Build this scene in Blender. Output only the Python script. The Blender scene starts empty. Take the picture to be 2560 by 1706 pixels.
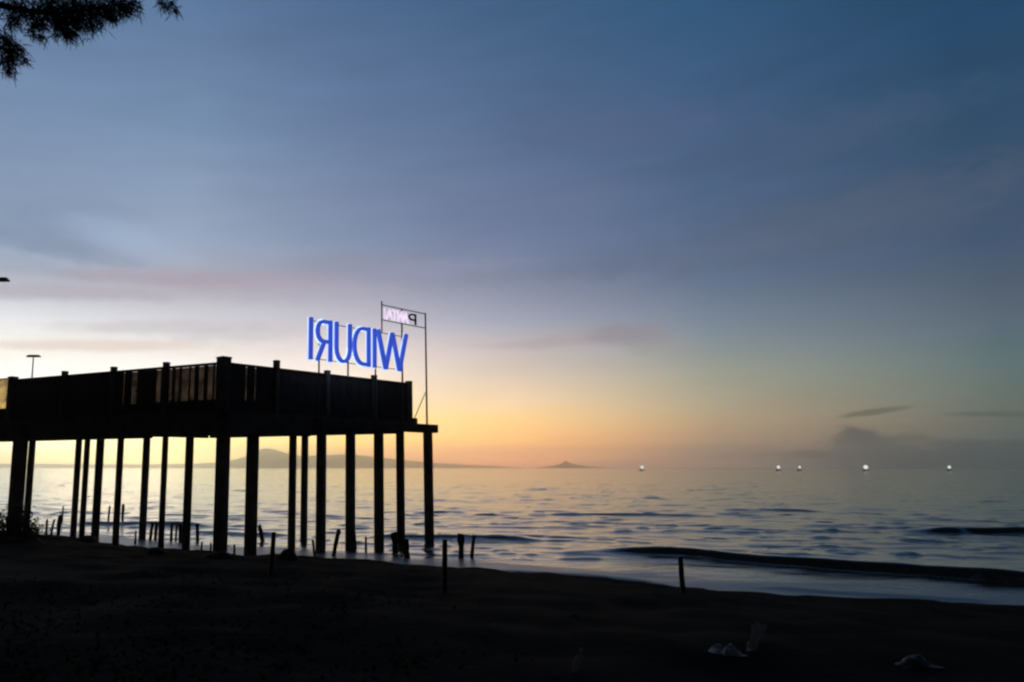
import bpy, bmesh, math, random
import numpy as np
from mathutils import Vector, Matrix
random.seed(7); rng = np.random.default_rng(7)
C = bpy.context.scene.collection
R = math.radians

# ------------------------------------------------------------------ camera
F, U0, V0, HOR, H = 1849.0, 900.0, 853.0, 1170.0, 5.5
TH = math.atan((HOR - V0) / F)
cam = bpy.data.cameras.new('camera'); cam.sensor_width = 36; cam.lens = 36 * F / 2560
cam.shift_x = (1280 - U0) / 2560; cam.clip_end = 60000; cam.clip_start = 0.1
co = bpy.data.objects.new('camera', cam); C.objects.link(co)
co.location = (0, 0, H); co.rotation_euler = (R(90) + TH, 0, 0)
bpy.context.scene.camera = co

def ray(u, v):
    xc, yc = (u - U0) / F, (V0 - v) / F
    return Vector((xc, math.cos(TH) - math.sin(TH) * yc, math.sin(TH) + math.cos(TH) * yc))
def atY(u, v, Y):
    d = ray(u, v); return Vector((0, 0, H)) + d * (Y / d.y)
def atZ(u, v, z):
    d = ray(u, v); return Vector((0, 0, H)) + d * ((z - H) / d.z)
def on_wall(u, v, a, b):            # meets the upright plane through plan points a, b
    d = ray(u, v); n = Vector((b.y - a.y, a.x - b.x, 0))
    t = n.dot(Vector((a.x, a.y, 0))) / n.dot(Vector((d.x, d.y, 0)))
    return Vector((0, 0, H)) + d * t
def azel(u, v):
    d = ray(u, v).normalized()
    return math.degrees(math.atan2(d.x, d.y)), math.degrees(math.asin(d.z))

# ------------------------------------------------------------------ materials
def lin(c):
    return tuple(((x / 255) / 12.92 if x / 255 <= .04045 else ((x / 255 + .055) / 1.055) ** 2.4) for x in c)
def mat(name, col, rough=.7, var=.25, scale=3.0, bump=.0, metal=0, spec=.5, emit=None, es=0):
    m = bpy.data.materials.new(name); m.use_nodes = True
    nt = m.node_tree; p = nt.nodes['Principled BSDF']
    p.inputs['Roughness'].default_value = rough; p.inputs['Metallic'].default_value = metal
    p.inputs['Specular IOR Level'].default_value = spec
    tc = nt.nodes.new('ShaderNodeTexCoord'); n = nt.nodes.new('ShaderNodeTexNoise')
    n.inputs['Scale'].default_value = scale; n.inputs['Detail'].default_value = 6
    nt.links.new(tc.outputs['Object'], n.inputs['Vector'])
    r = nt.nodes.new('ShaderNodeValToRGB')
    r.color_ramp.elements[0].position = .3; r.color_ramp.elements[1].position = .7
    r.color_ramp.elements[0].color = (*[c * (1 - var) for c in col], 1)
    r.color_ramp.elements[1].color = (*[min(1, c * (1 + var)) for c in col], 1)
    nt.links.new(n.outputs['Fac'], r.inputs['Fac']); nt.links.new(r.outputs['Color'], p.inputs['Base Color'])
    if bump:
        b = nt.nodes.new('ShaderNodeBump'); b.inputs['Strength'].default_value = bump; b.inputs['Distance'].default_value = .05
        nt.links.new(n.outputs['Fac'], b.inputs['Height']); nt.links.new(b.outputs['Normal'], p.inputs['Normal'])
    if emit:
        p.inputs['Emission Color'].default_value = (*emit, 1); p.inputs['Emission Strength'].default_value = es
    return m
def sheer(name, col, through):
    m = bpy.data.materials.new(name); m.use_nodes = True; nt = m.node_tree
    p = nt.nodes['Principled BSDF']; p.inputs['Base Color'].default_value = (*col, 1); p.inputs['Roughness'].default_value = .9
    t = nt.nodes.new('ShaderNodeBsdfTransparent'); t.inputs['Color'].default_value = (*through, 1)
    n = nt.nodes.new('ShaderNodeTexNoise'); n.inputs['Scale'].default_value = 1.2
    tc = nt.nodes.new('ShaderNodeTexCoord'); nt.links.new(tc.outputs['Object'], n.inputs['Vector'])
    mr = nt.nodes.new('ShaderNodeMapRange'); mr.inputs['From Min'].default_value = .3; mr.inputs['From Max'].default_value = .7
    mr.inputs['To Min'].default_value = .45; mr.inputs['To Max'].default_value = .95
    nt.links.new(n.outputs['Fac'], mr.inputs['Value'])
    x = nt.nodes.new('ShaderNodeMixShader')
    nt.links.new(mr.outputs['Result'], x.inputs['Fac']); nt.links.new(p.outputs['BSDF'], x.inputs[1]); nt.links.new(t.outputs['BSDF'], x.inputs[2])
    nt.links.new(x.outputs['Shader'], nt.nodes['Material Output'].inputs['Surface'])
    return m
M = dict(
    concrete=mat('weathered concrete', (.13, .125, .12), .85, .3, 1.5, .3),
    board=mat('dark timber boards', (.032, .028, .026), .75, .35, 2.0, .3),
    steel=mat('painted steel', (.12, .11, .10), .5, .25, 4, .1, .3),
    post=mat('old wet timber', (.06, .05, .04), .7, .35, 3, .4),
    bark=mat('rough grey bark', (.09, .07, .05), .9, .4, 5, .6),
    needle=mat('dark green needles', (.05, .08, .04), .7, .4, 2),
    leaf=mat('dark shrub leaves', (.05, .08, .035), .65, .4, 2),
    skin=mat('brown skin', (.26, .15, .10), .6, .1, 8),
    hair=mat('black hair', (.012, .010, .009), .5, .3, 20),
    navy=mat('navy wet cloth', (.03, .04, .08), .8, .2, 6),
    maroon=mat('maroon cloth', (.20, .04, .035), .8, .2, 6),
    grey=mat('grey cloth', (.20, .20, .21), .8, .2, 6),
    paleblue=mat('pale blue cloth', (.22, .38, .48), .8, .2, 6),
    black=mat('black cloth', (.02, .02, .022), .8, .2, 6),
    creeper=mat('dull creeper leaves', (.03, .042, .022), .95, .4, 2, spec=.03),
    rock=mat('dark beach rock', (.08, .075, .07), .85, .4, 2, .6),
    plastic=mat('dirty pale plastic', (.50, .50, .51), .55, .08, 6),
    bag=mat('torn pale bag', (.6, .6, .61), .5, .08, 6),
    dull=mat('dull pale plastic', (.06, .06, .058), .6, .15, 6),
    hull=mat('painted boat wood', (.14, .12, .11), .6, .3, 1),
    blue=mat('blue lit letter', (.03, .05, .3), .4, .2, 1.0, emit=(.026, .062, .42), es=1.15),
    glow=mat('pale blue added glare', (.5, .6, .8), .4, .08, 2, emit=(.62, .78, 1.0), es=1.05),  # for the added rim plates that imitate the sign's glare
    pink=mat('pale pink lit letter', (.7, .6, .7), .4, .1, 2, emit=(.80, .66, .86), es=1.0),
    unlit=mat('unlit purple letter', (.16, .08, .16), .5, .2, 2),
    lamp=mat('bright fishing lamp', (.8, .8, .8), .3, .02, 1, emit=(1.0, 1.0, .97), es=.85),
    cloth=sheer('sheer grey netting', (.08, .08, .075), (.20, .17, .15)),  # added behind the boards to dim the sky in their gaps
    tan=sheer('tan awning cloth', (.30, .25, .16), (.80, .66, .42)),
)

# ------------------------------------------------------------------ mesh helpers
class MB:
    def __init__(s): s.v = []; s.f = []
    def add(s, vs, fs):
        o = len(s.v); s.v += [tuple(p) for p in vs]; s.f += [tuple(i + o for i in f) for f in fs]; return s
    def hull8(s, a):                       # 8 corners: 4 bottom, 4 top
        return s.add(a, [(3, 2, 1, 0), (4, 5, 6, 7), (0, 1, 5, 4), (1, 2, 6, 5), (2, 3, 7, 6), (3, 0, 4, 7)])
    def wall(s, a, b, t, z0, z1, side=0.0):   # upright slab along plan a-b
        d = Vector((b.x - a.x, b.y - a.y, 0)).normalized(); n = Vector((d.y, -d.x, 0))
        o0, o1 = n * (side - t / 2), n * (side + t / 2)
        q = [Vector((a.x, a.y, 0)) + o1, Vector((b.x, b.y, 0)) + o1, Vector((b.x, b.y, 0)) + o0, Vector((a.x, a.y, 0)) + o0]
        return s.hull8([(p.x, p.y, z0) for p in q] + [(p.x, p.y, z1) for p in q])
    def box(s, c, dx, dy, z0, z1, rot=0.0):
        k, m = math.cos(rot), math.sin(rot)
        q = [(c[0] + x * k - y * m, c[1] + x * m + y * k) for x, y in ((-dx, -dy), (dx, -dy), (dx, dy), (-dx, dy))]
        return s.hull8([(x, y, z0) for x, y in q] + [(x, y, z1) for x, y in q])
    def tube(s, pts, rads, n=8):
        pts = [Vector(p) for p in pts]; o = len(s.v)
        for i, p in enumerate(pts):
            d = (pts[min(i + 1, len(pts) - 1)] - pts[max(i - 1, 0)]).normalized()
            a = d.cross(Vector((0, 0, 1)) if abs(d.z) < .9 else Vector((1, 0, 0))).normalized(); b = d.cross(a)
            for k in range(n):
                t = 2 * math.pi * k / n; s.v.append(tuple(p + (a * math.cos(t) + b * math.sin(t)) * rads[i]))
        for i in range(len(pts) - 1):
            for k in range(n):
                s.f.append((o + i * n + k, o + i * n + (k + 1) % n, o + (i + 1) * n + (k + 1) % n, o + (i + 1) * n + k))
        s.f.append(tuple(o + k for k in range(n))[::-1]); e = o + (len(pts) - 1) * n
        s.f.append(tuple(e + k for k in range(n))); return s
    def build(s, name, m, parent=None, smooth=False, bevel=0):
        me = bpy.data.meshes.new(name); me.from_pydata(s.v, [], s.f)
        bm = bmesh.new(); bm.from_mesh(me); bmesh.ops.recalc_face_normals(bm, faces=bm.faces)
        if bevel:
            bmesh.ops.bevel(bm, geom=bm.edges[:], offset=bevel, segments=2, affect='EDGES', profile=.6)
        bm.to_mesh(me); bm.free()
        me.materials.append(m)
        if smooth: me.polygons.foreach_set('use_smooth', [True] * len(me.polygons))
        o = bpy.data.objects.new(name, me); C.objects.link(o)
        if parent:
            o.parent = parent; o.matrix_parent_inverse = Matrix.Translation(-Vector(parent.location))
        return o
def thing(name, label, cat, loc=(0, 0, 0), group=None):
    o = bpy.data.objects.new(name, None); C.objects.link(o); o.location = loc
    o['label'] = label; o['category'] = cat
    if group: o['group'] = group
    return o
def tag(o, label, cat, group=None):
    o['label'] = label; o['category'] = cat
    if group: o['group'] = group
    return o
def grid_object(name, X, Y, Z, m):
    ny, nx = X.shape; me = bpy.data.meshes.new(name)
    v = np.stack([X, Y, Z], -1).reshape(-1, 3).astype(np.float32)
    i = (np.arange(ny - 1)[:, None] * nx + np.arange(nx - 1)[None, :]).reshape(-1)
    f = np.stack([i, i + 1, i + nx + 1, i + nx], 1).astype(np.int32)
    me.vertices.add(len(v)); me.vertices.foreach_set('co', v.ravel())
    me.loops.add(f.size); me.loops.foreach_set('vertex_index', f.ravel())
    me.polygons.add(len(f)); me.polygons.foreach_set('loop_start', np.arange(0, f.size, 4, dtype=np.int32))
    me.polygons.foreach_set('loop_total', np.full(len(f), 4, dtype=np.int32))
    me.polygons.foreach_set('use_smooth', np.ones(len(f), dtype=bool))
    me.update(); me.validate(); me.materials.append(m)
    o = bpy.data.objects.new(name, me); C.objects.link(o); o['kind'] = 'structure'; return o

# ------------------------------------------------------------------ sky
sc = bpy.context.scene
w = bpy.data.worlds.new('World'); sc.world = w; w.use_nodes = True
nt = w.node_tree; nt.nodes.clear(); N, L = nt.nodes, nt.links
def val(x, i, sock):
    if hasattr(x, 'links') or isinstance(x, bpy.types.NodeSocket): L.new(x, sock)
    else: sock.default_value = x
def mth(op, a, b=0.0, c=None, clamp=False):
    n = N.new('ShaderNodeMath'); n.operation = op; n.use_clamp = clamp
    val(a, 0, n.inputs[0]); val(b, 1, n.inputs[1])
    if c is not None: val(c, 2, n.inputs[2])
    return n.outputs[0]
def sstep(x, a, b, ta=0.0, tb=1.0):
    n = N.new('ShaderNodeMapRange'); n.interpolation_type = 'SMOOTHSTEP'
    L.new(x, n.inputs['Value']); n.inputs['From Min'].default_value = a; n.inputs['From Max'].default_value = b
    n.inputs['To Min'].default_value = ta; n.inputs['To Max'].default_value = tb; return n.outputs[0]
def lstep(x, a, b):
    n = N.new('ShaderNodeMapRange'); L.new(x, n.inputs['Value'])
    n.inputs['From Min'].default_value = a; n.inputs['From Max'].default_value = b; return n.outputs[0]
def mix(f, a, b, mode='MIX'):
    n = N.new('ShaderNodeMix'); n.data_type = 'RGBA'; n.blend_type = mode
    val(f, 0, n.inputs[0])
    for s, x in ((n.inputs[6], a), (n.inputs[7], b)):
        if isinstance(x, tuple): s.default_value = (*x, 1)
        else: L.new(x, s)
    return n.outputs[2]
tc = N.new('ShaderNodeTexCoord'); sx = N.new('ShaderNodeSeparateXYZ'); L.new(tc.outputs['Generated'], sx.inputs[0])
az = mth('MULTIPLY', mth('ARCTAN2', sx.outputs[0], sx.outputs[1]), 57.29578)
el = mth('MULTIPLY', mth('ARCSINE', sx.outputs[2]), 57.29578)
# streaky cloud noise, stretched along the horizon
cb = N.new('ShaderNodeCombineXYZ'); L.new(mth('MULTIPLY', az, .07), cb.inputs[0]); L.new(mth('MULTIPLY', mth('SUBTRACT', el, mth('MULTIPLY', az, .06)), .42), cb.inputs[1])
ns = N.new('ShaderNodeTexNoise'); L.new(cb.outputs[0], ns.inputs['Vector']); ns.inputs['Scale'].default_value = 1.3; ns.inputs['Detail'].default_value = 5; ns.inputs['Roughness'].default_value = .55
streak = mth('SUBTRACT', ns.outputs['Fac'], .5)
cb2 = N.new('ShaderNodeCombineXYZ'); L.new(az, cb2.inputs[0]); L.new(mth('MULTIPLY', el, 1.8), cb2.inputs[1])
nf = N.new('ShaderNodeTexNoise'); L.new(cb2.outputs[0], nf.inputs['Vector']); nf.inputs['Scale'].default_value = .55; nf.inputs['Detail'].default_value = 6; nf.inputs['Roughness'].default_value = .6
puff = mth('SUBTRACT', nf.outputs['Fac'], .5)
el_w = mth('ADD', el, mth('MULTIPLY', streak, 1.3))

ROWS = [1170, 1150, 1110, 1060, 1000, 930, 870, 800, 700, 600, 300, 0]
GAIN = [2.5, 2.6, 2.2, 1.55, 1.27, 1.19, 1.15, 1.12, 1.09, 1.07, 1.05, 1.04]   # what the evening air takes away on the way, row by row
COLS = {
 0: [(235, 190, 120),(250, 232, 140),(255, 255, 205),(255, 255, 232),(255, 255, 248),(255, 253, 248),(246, 240, 230),(230, 231, 233),(176, 181, 194),(143, 160, 184),(122, 144, 176),(97, 125, 160)],
 450: [(225, 185, 140),(250, 230, 140),(255, 249, 145),(255, 252, 212),(255, 250, 236),(255, 252, 247),(230, 223, 219),(206, 206, 213),(168, 166, 178),(148, 164, 188),(116, 140, 172),(91, 118, 154)],
 900: [(215, 140, 110),(240, 165, 112),(255, 209, 108),(255, 227, 138),(253, 230, 188),(247, 231, 218),(226, 213, 211),(187, 184, 197),(146, 148, 168),(125, 140, 168),(98, 120, 155),(76, 104, 140)],
 1300: [(170, 108, 90),(214, 136, 98),(245, 172, 94),(252, 205, 130),(240, 210, 170),(208, 192, 177),(190, 181, 181),(155, 160, 178),(124, 133, 157),(109, 123, 155),(85, 108, 142),(65, 96, 131)],
 1800: [(92, 88, 92),(118, 101, 92),(150, 121, 96),(170, 146, 112),(165, 156, 131),(150, 155, 141),(132, 145, 149),(114, 130, 146),(96, 111, 138),(84, 104, 134),(68, 94, 129),(51, 88, 123)],
 2560: [(55, 75, 85),(52, 72, 82),(76, 86, 86),(94, 97, 88),(97, 109, 101),(94, 112, 109),(88, 110, 115),(87, 102, 116),(78, 91, 108),(67, 86, 112),(49, 77, 105),(38, 72, 104)],
}
ELMAX = 40.0
def ramp(u):
    n = N.new('ShaderNodeValToRGB'); L.new(lstep(el_w, 0, ELMAX), n.inputs[0]); cr = n.color_ramp
    cr.interpolation = 'LINEAR'
    es = [max(0, azel(u, v)[1] / ELMAX) for v in ROWS]
    while len(cr.elements) < len(es): cr.elements.new(.5)
    for e, p, c, g in zip(cr.elements, sorted(es), COLS[u], GAIN):
        e.position = min(1, p); e.color = (*[x * g for x in lin(c)], 1)
    return n.outputs[0]
us = sorted(COLS); col = ramp(us[0])
for a, b in zip(us, us[1:]):
    col = mix(lstep(az, azel(a, HOR)[0], azel(b, HOR)[0]), col, ramp(b))
col = mix(1.0, col, mix(1.0, (1, 1, 1), mth('ADD', 1.0, mth('MULTIPLY', streak, .30)), 'MULTIPLY'), 'MULTIPLY')
def cloud(u, v, su, sv, c, k, tilt=0.0, rag=1.0, soft=1.0):
    global col
    a0, e0 = azel(u, v); g = 57.3 / F
    da = mth('SUBTRACT', az, a0)
    qa = mth('DIVIDE', da, su * g)
    qe = mth('DIVIDE', mth('SUBTRACT', mth('SUBTRACT', el, e0), mth('MULTIPLY', da, tilt)), sv * g)
    q = mth('SQRT', mth('ADD', mth('MULTIPLY', qa, qa), mth('MULTIPLY', qe, qe)))
    q = mth('ADD', q, mth('MULTIPLY', puff, 2.2 * rag)); q = mth('ADD', q, mth('MULTIPLY', streak, .8))
    gn = (.4 if v > 1080 and u > 1900 else 1) * float(np.interp(v, ROWS[::-1], GAIN[::-1])); col = mix(sstep(q, 1.0 - .6 * soft, 1.0 + .5 * soft, k, 0), col, tuple(x * gn for x in lin(c)))
for a in [
 (130,545,170,75,(124,143,170),.65,-.05,.8,1.2), (140,615,190,26,(126,142,168),.55,-.1), (60,660,130,20,(150,163,180),.5,-.1),
 (320,600,140,40,(163,182,210),.5,-.2,.6,1.3), (540,702,330,22,(166,152,168),.8,.02,.5), (160,730,280,19,(172,166,178),.8,.07,.5),
 (700,730,260,28,(170,165,180),.45,.05), (430,818,260,16,(188,186,191),.6,.05,.6), (260,864,260,13,(216,200,190),.75,.05,.5),
 (600,835,160,20,(190,186,190),.5,.08), (1000,680,260,24,(142,146,170),.4,.05), (1430,850,170,14,(166,152,158),.6,.04), (1575,836,90,26,(136,130,142),.65,0,.8),
 (1640,870,70,16,(150,146,140),.4), (2185,1030,62,7,(84,84,64),.8,.12,.5,.8), (2520,1036,95,6,(80,87,72),.75,-.05,.5,.8),
 (2090,1130,190,9,(94,86,82),.6,.04,1.3), (2140,1112,54,30,(92,88,90),.85,0,1.1,1.0), (2152,1088,30,16,(96,92,90),.75,0,1.1,1.0), (2190,1112,60,20,(94,92,94),.7,0,.9,.6),
 (2035,1136,70,10,(84,82,80),.75,.06,.6,.7), (2400,1148,300,24,(56,72,84),.9,0,.9,.7), (2440,1110,150,9,(84,86,80),.5,0,.7), (2270,1096,50,9,(92,92,72),.5,0,.8),
 (1560,320,260,60,(84,98,132),.45,-.1,.9,1.3), (1980,360,300,45,(72,90,118),.5,.05,.9,1.2), (2080,560,330,60,(86,96,112),.5,.08,.9,1.2), (1330,520,260,40,(104,116,148),.4,.05,.9,1.2), (1700,640,260,30,(96,108,134),.4,.05,.9,1.2),
 (1800,1128,150,8,(128,104,90),.5,.02,.7), (1650,1160,260,9,(140,110,96),.5,0,.5),
]: cloud(*a)
# the rest of the dome: dusk sky, dark overhead and behind
sky = N.new('ShaderNodeTexSky'); sky.sky_type = 'NISHITA'; sky.sun_disc = False
sky.sun_elevation = R(-2.0); sky.sun_rotation = R(-18); sky.air_density = 1.2; sky.dust_density = 2
dusk = mix(1.0, sky.outputs[0], (.05, .05, .05), 'MULTIPLY')
dusk = mix(1.0, dusk, (.0022, .0030, .0046), 'ADD')
side = sstep(mth('ABSOLUTE', mth('SUBTRACT', az, 8.0)), 50, 75, 1, 0)
up = sstep(el, 35, 48, 1, 0)
full = mix(mth('MULTIPLY', side, up), dusk, col)
bg = N.new('ShaderNodeBackground'); L.new(full, bg.inputs[0]); bg.inputs[1].default_value = 1.0; w.cycles.sampling_method = 'MANUAL'; w.cycles.sample_map_resolution = 512
wo = N.new('ShaderNodeOutputWorld'); L.new(bg.outputs[0], wo.inputs[0])
sd = bpy.data.lights.new('sun', 'SUN'); sd.energy = .03; sd.angle = R(10); sd.color = (1, .72, .45)
so = bpy.data.objects.new('sun', sd); C.objects.link(so)
sa, se = R(-18), R(1.5)
so.rotation_euler = Vector((-math.sin(sa) * math.cos(se), -math.cos(sa) * math.cos(se), -math.sin(se))).to_track_quat('-Z', 'Y').to_euler()

# ------------------------------------------------------------------ shoreline, beach, sea
SH = [(0,1347),(100,1346),(200,1348),(270,1360),(350,1371),(430,1374),(500,1381),(560,1386),(620,1392),(700,1394),(800,1401),(900,1408),(1000,1415),(1100,1421),(1200,1427),(1300,1433),(1400,1441),(1550,1458),(1700,1474),(1850,1482),(2000,1490),(2200,1500),(2400,1509),(2560,1517)]
sp = [atZ(u, v, 0) for u, v in SH]
shx = np.array([-900, -300, -90, -45] + [p.x for p in sp] + [45, 90, 300, 900]); shy = np.array([300, 150, 84, 66] + [p.y for p in sp] + [26, 22, 18, 18])
def ysh(x): return np.interp(x, shx, shy)
def vnoise(x, y, s, seed):
    x = np.asarray(x, float) / s + seed * 17.3; y = np.asarray(y, float) / s + seed * 7.7
    xi, yi = np.floor(x), np.floor(y); fx, fy = x - xi, y - yi
    fx, fy = fx * fx * (3 - 2 * fx), fy * fy * (3 - 2 * fy)
    h = lambda a, b: np.modf(np.abs(np.sin(a * 127.1 + b * 311.7 + seed) * 43758.5453))[0]
    return (h(xi, yi) * (1 - fx) + h(xi + 1, yi) * fx) * (1 - fy) + (h(xi, yi + 1) * (1 - fx) + h(xi + 1, yi + 1) * fx) * fy - .5
def land_z(x, y):
    d = (ysh(x) - y) * .9
    z = np.where(d > 0, 3.95 * (1 - np.exp(-np.maximum(d, 0) * .115 / 3.95 * 1.35)), np.maximum(d * .06, -2.5))
    k = np.clip(d / 3, 0, 1)
    return z + (vnoise(x, y, 2.1, 1) * .22 + vnoise(x, y, .9, 2) * .16) * k + vnoise(x, y, 3.0, 3) * .10 * np.clip(d + 2, 0, 1)
def ground_hit(u, v):
    d = ray(u, v); t = 2.0
    while t < 200:
        p = Vector((0, 0, H)) + d * t
        if p.z <= max(float(land_z(p.x, p.y)), -.01): return p
        t += .03
    return p
def axis(lo, a, b, hi, step):
    return np.concatenate([np.linspace(lo, a, 24)[:-1], np.arange(a, b, step), np.linspace(b, hi, 24)])
X, Y = np.meshgrid(axis(-700, -50, 55, 700, .45), np.concatenate([np.linspace(-400, -8, 20)[:-1], np.arange(-8, 72, .45), np.linspace(72, 320, 30)]))
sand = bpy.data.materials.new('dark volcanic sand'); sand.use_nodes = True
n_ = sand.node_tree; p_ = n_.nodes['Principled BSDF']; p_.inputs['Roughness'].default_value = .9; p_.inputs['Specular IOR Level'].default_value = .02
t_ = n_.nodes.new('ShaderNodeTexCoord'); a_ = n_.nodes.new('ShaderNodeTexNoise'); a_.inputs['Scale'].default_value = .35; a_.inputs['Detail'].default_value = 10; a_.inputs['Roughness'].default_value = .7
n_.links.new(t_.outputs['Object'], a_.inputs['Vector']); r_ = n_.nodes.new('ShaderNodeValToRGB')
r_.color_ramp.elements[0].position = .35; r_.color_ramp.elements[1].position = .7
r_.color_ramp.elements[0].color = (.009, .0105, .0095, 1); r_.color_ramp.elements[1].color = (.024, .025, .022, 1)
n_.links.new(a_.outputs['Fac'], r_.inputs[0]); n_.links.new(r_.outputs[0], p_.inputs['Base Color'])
b_ = n_.nodes.new('ShaderNodeBump'); b_.inputs['Strength'].default_value = .6; b_.inputs['Distance'].default_value = .06
f_ = n_.nodes.new('ShaderNodeTexNoise'); f_.inputs['Scale'].default_value = 5; f_.inputs['Detail'].default_value = 6
n_.links.new(t_.outputs['Object'], f_.inputs['Vector']); n_.links.new(f_.outputs['Fac'], b_.inputs['Height']); n_.links.new(b_.outputs['Normal'], p_.inputs['Normal'])
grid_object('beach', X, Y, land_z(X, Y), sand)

ys = np.concatenate([np.arange(0, 1, .0028) * 75 + 24, 99 * 1.0085 ** np.arange(1, 170), np.geomspace(420, 15000, 60)[1:]])
an = np.concatenate([np.linspace(-80, -34, 40)[:-1], np.linspace(-34, 50, 520), np.linspace(50, 80, 24)[1:]])
A, Yg = np.meshgrid(np.tan(np.radians(an)), ys); Xg = A * Yg
ds = (Yg - ysh(Xg)) * .93
Zg = np.zeros_like(Xg)
def ridge(pts, amp, front, back):
    ps = [atZ(u, v, amp) for u, v in pts]; px = np.array([p.x for p in ps]); py = np.array([p.y for p in ps])
    r0, r1 = np.searchsorted(ys, py.min() - front - 2), np.searchsorted(ys, py.max() + back * 3.5 + 2)
    xg, yg = Xg[r0:r1], Yg[r0:r1]
    yc = np.interp(xg, px, py) + vnoise(xg, xg * 0, 4.0, 9) * .8 + vnoise(xg, xg * 0, 1.3, 4) * .25
    ln = px[-1] - px[0]; e = np.clip((xg - px[0]) / (.22 * ln), 0, 1) * np.clip((px[-1] - xg) / (.22 * ln), 0, 1)
    e = e * e * (3 - 2 * e); am = amp * e * (1 + .35 * vnoise(xg, xg * 0, 3.0, 5))
    t = yg - yc; f = np.clip(1 + t / front, 0, 1); f = f * f * (3 - 2 * f)
    Zg[r0:r1] += am * np.where(t < 0, f, np.exp(-(np.maximum(t, 0) / back) ** 1.6))
ridge([(1440,1364),(1560,1365),(1700,1369),(1900,1386),(2100,1400),(2300,1412),(2560,1434),(2900,1462),(3300,1490)], .50, 1.0, 3.2)
ridge([(2250,1316),(2400,1317),(2560,1320),(2900,1328)], .55, 1.2, 3)
ridge([(1360,1284),(1480,1283),(1620,1284),(1800,1287)], .20, 1.0, 3)
ridge([(1780,1272),(1900,1272),(2080,1276)], .20, 1.0, 3)
ridge([(1130,1424),(1300,1425),(1480,1436),(1640,1452),(1760,1470)], .16, 1.0, 2)
ridge([(1850,1462),(2100,1478),(2300,1488),(2560,1502)], .10, .8, 1.5)
ridge([(150,1304),(300,1303),(420,1306),(560,1310)], .34, 1.0, 3)
ridge([(880,1337),(1060,1338),(1250,1340),(1400,1345)], .26, .9, 2.5)
ridge([(450,1322),(600,1330),(760,1334)], .24, .9, 2.5)
for k in range(230):
    u = random.uniform(-300, 2900); dep = 46 * (11 ** (random.random() ** 1.25)); am = random.uniform(.025, .07) * (1 + dep / 260)
    v = HOR + H / dep * F * .99
    wd = random.uniform(35, 230) * (1 if dep < 150 else 1.3); s = random.uniform(-.02, .05)
    if atZ(u, v, 0).y < float(ysh(atZ(u, v, 0).x)) + 6: continue
    ridge([(u - wd, v - s * wd), (u, v + random.uniform(-1, 1)), (u + wd, v + s * wd)], am, random.uniform(.6, 1.4), random.uniform(1.2, 3))
for k in range(1000):                               # short chop
    u = random.uniform(-200, 2800); dep = 44 * (7 ** random.random()); v = HOR + H / dep * F * .99; p = atZ(u, v, 0)
    if p.y < float(ysh(p.x)) + 5: continue
    wd = random.choice((random.uniform(8, 34), random.uniform(14, 75))); s = random.uniform(-.03, .05)
    ridge([(u - wd, v - s * wd), (u, v), (u + wd, v + s * wd)], random.uniform(.03, .085) * (.7 + dep / 160), random.uniform(.4, .9), random.uniform(.6, 1.6))
calm = np.clip(ds / 12, 0.05, 1) * np.clip(1.6 - Yg / 500, 0, 1)
for k in range(14):
    lam = random.uniform(1.4, 7); ang = random.gauss(0, .35) + .2; ph = random.uniform(0, 6.28)
    Zg += calm * .0024 * lam * np.sin(2 * math.pi * (Xg * math.sin(ang) + Yg * math.cos(ang)) / lam + ph + 2 * vnoise(Xg, Yg, 9, k)) * np.where(Yg < 150 * lam / 3, 1, 0)
sea = bpy.data.materials.new('dusk sea water'); sea.use_nodes = True
n_ = sea.node_tree; p_ = n_.nodes['Principled BSDF']; p_.inputs['Base Color'].default_value = (.012, .020, .022, 1)
p_.inputs['Roughness'].default_value = .13; p_.inputs['IOR'].default_value = 2.3
t_ = n_.nodes.new('ShaderNodeTexCoord'); prev = None
for sxy, sc_, dist, st in (((.35, 1.0, 1), 1.3, .085, .5), ((.4, 1.0, 1), 4.5, .028, .45)):
    mp = n_.nodes.new('ShaderNodeMapping'); mp.inputs['Scale'].default_value = sxy; mp.inputs['Rotation'].default_value = (0, 0, .15)
    n_.links.new(t_.outputs['Object'], mp.inputs['Vector']); q = n_.nodes.new('ShaderNodeTexNoise'); q.inputs['Scale'].default_value = sc_; q.inputs['Detail'].default_value = 4
    n_.links.new(mp.outputs[0], q.inputs['Vector']); b = n_.nodes.new('ShaderNodeBump'); b.inputs['Distance'].default_value = dist; b.inputs['Strength'].default_value = st
    n_.links.new(q.outputs['Fac'], b.inputs['Height'])
    if prev: n_.links.new(prev, b.inputs['Normal'])
    prev = b.outputs['Normal']
n_.links.new(prev, p_.inputs['Normal'])
at = n_.nodes.new('ShaderNodeAttribute'); at.attribute_name = 'foam'
fn = n_.nodes.new('ShaderNodeTexNoise'); fn.inputs['Scale'].default_value = 1.6; fn.inputs['Detail'].default_value = 7; fn.inputs['Roughness'].default_value = .65
fm = n_.nodes.new('ShaderNodeMapping'); fm.inputs['Scale'].default_value = (.3, 1, 1); fm.inputs['Rotation'].default_value = (0, 0, .3)
n_.links.new(t_.outputs['Object'], fm.inputs['Vector']); n_.links.new(fm.outputs[0], fn.inputs['Vector'])
f1 = n_.nodes.new('ShaderNodeMath'); f1.operation = 'ADD'; n_.links.new(at.outputs['Fac'], f1.inputs[0]); n_.links.new(fn.outputs['Fac'], f1.inputs[1])
f2 = n_.nodes.new('ShaderNodeMapRange'); f2.interpolation_type = 'SMOOTHSTEP'; f2.inputs['From Min'].default_value = .72; f2.inputs['From Max'].default_value = 1.25; f2.inputs['To Max'].default_value = .85
n_.links.new(f1.outputs[0], f2.inputs['Value'])
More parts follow.
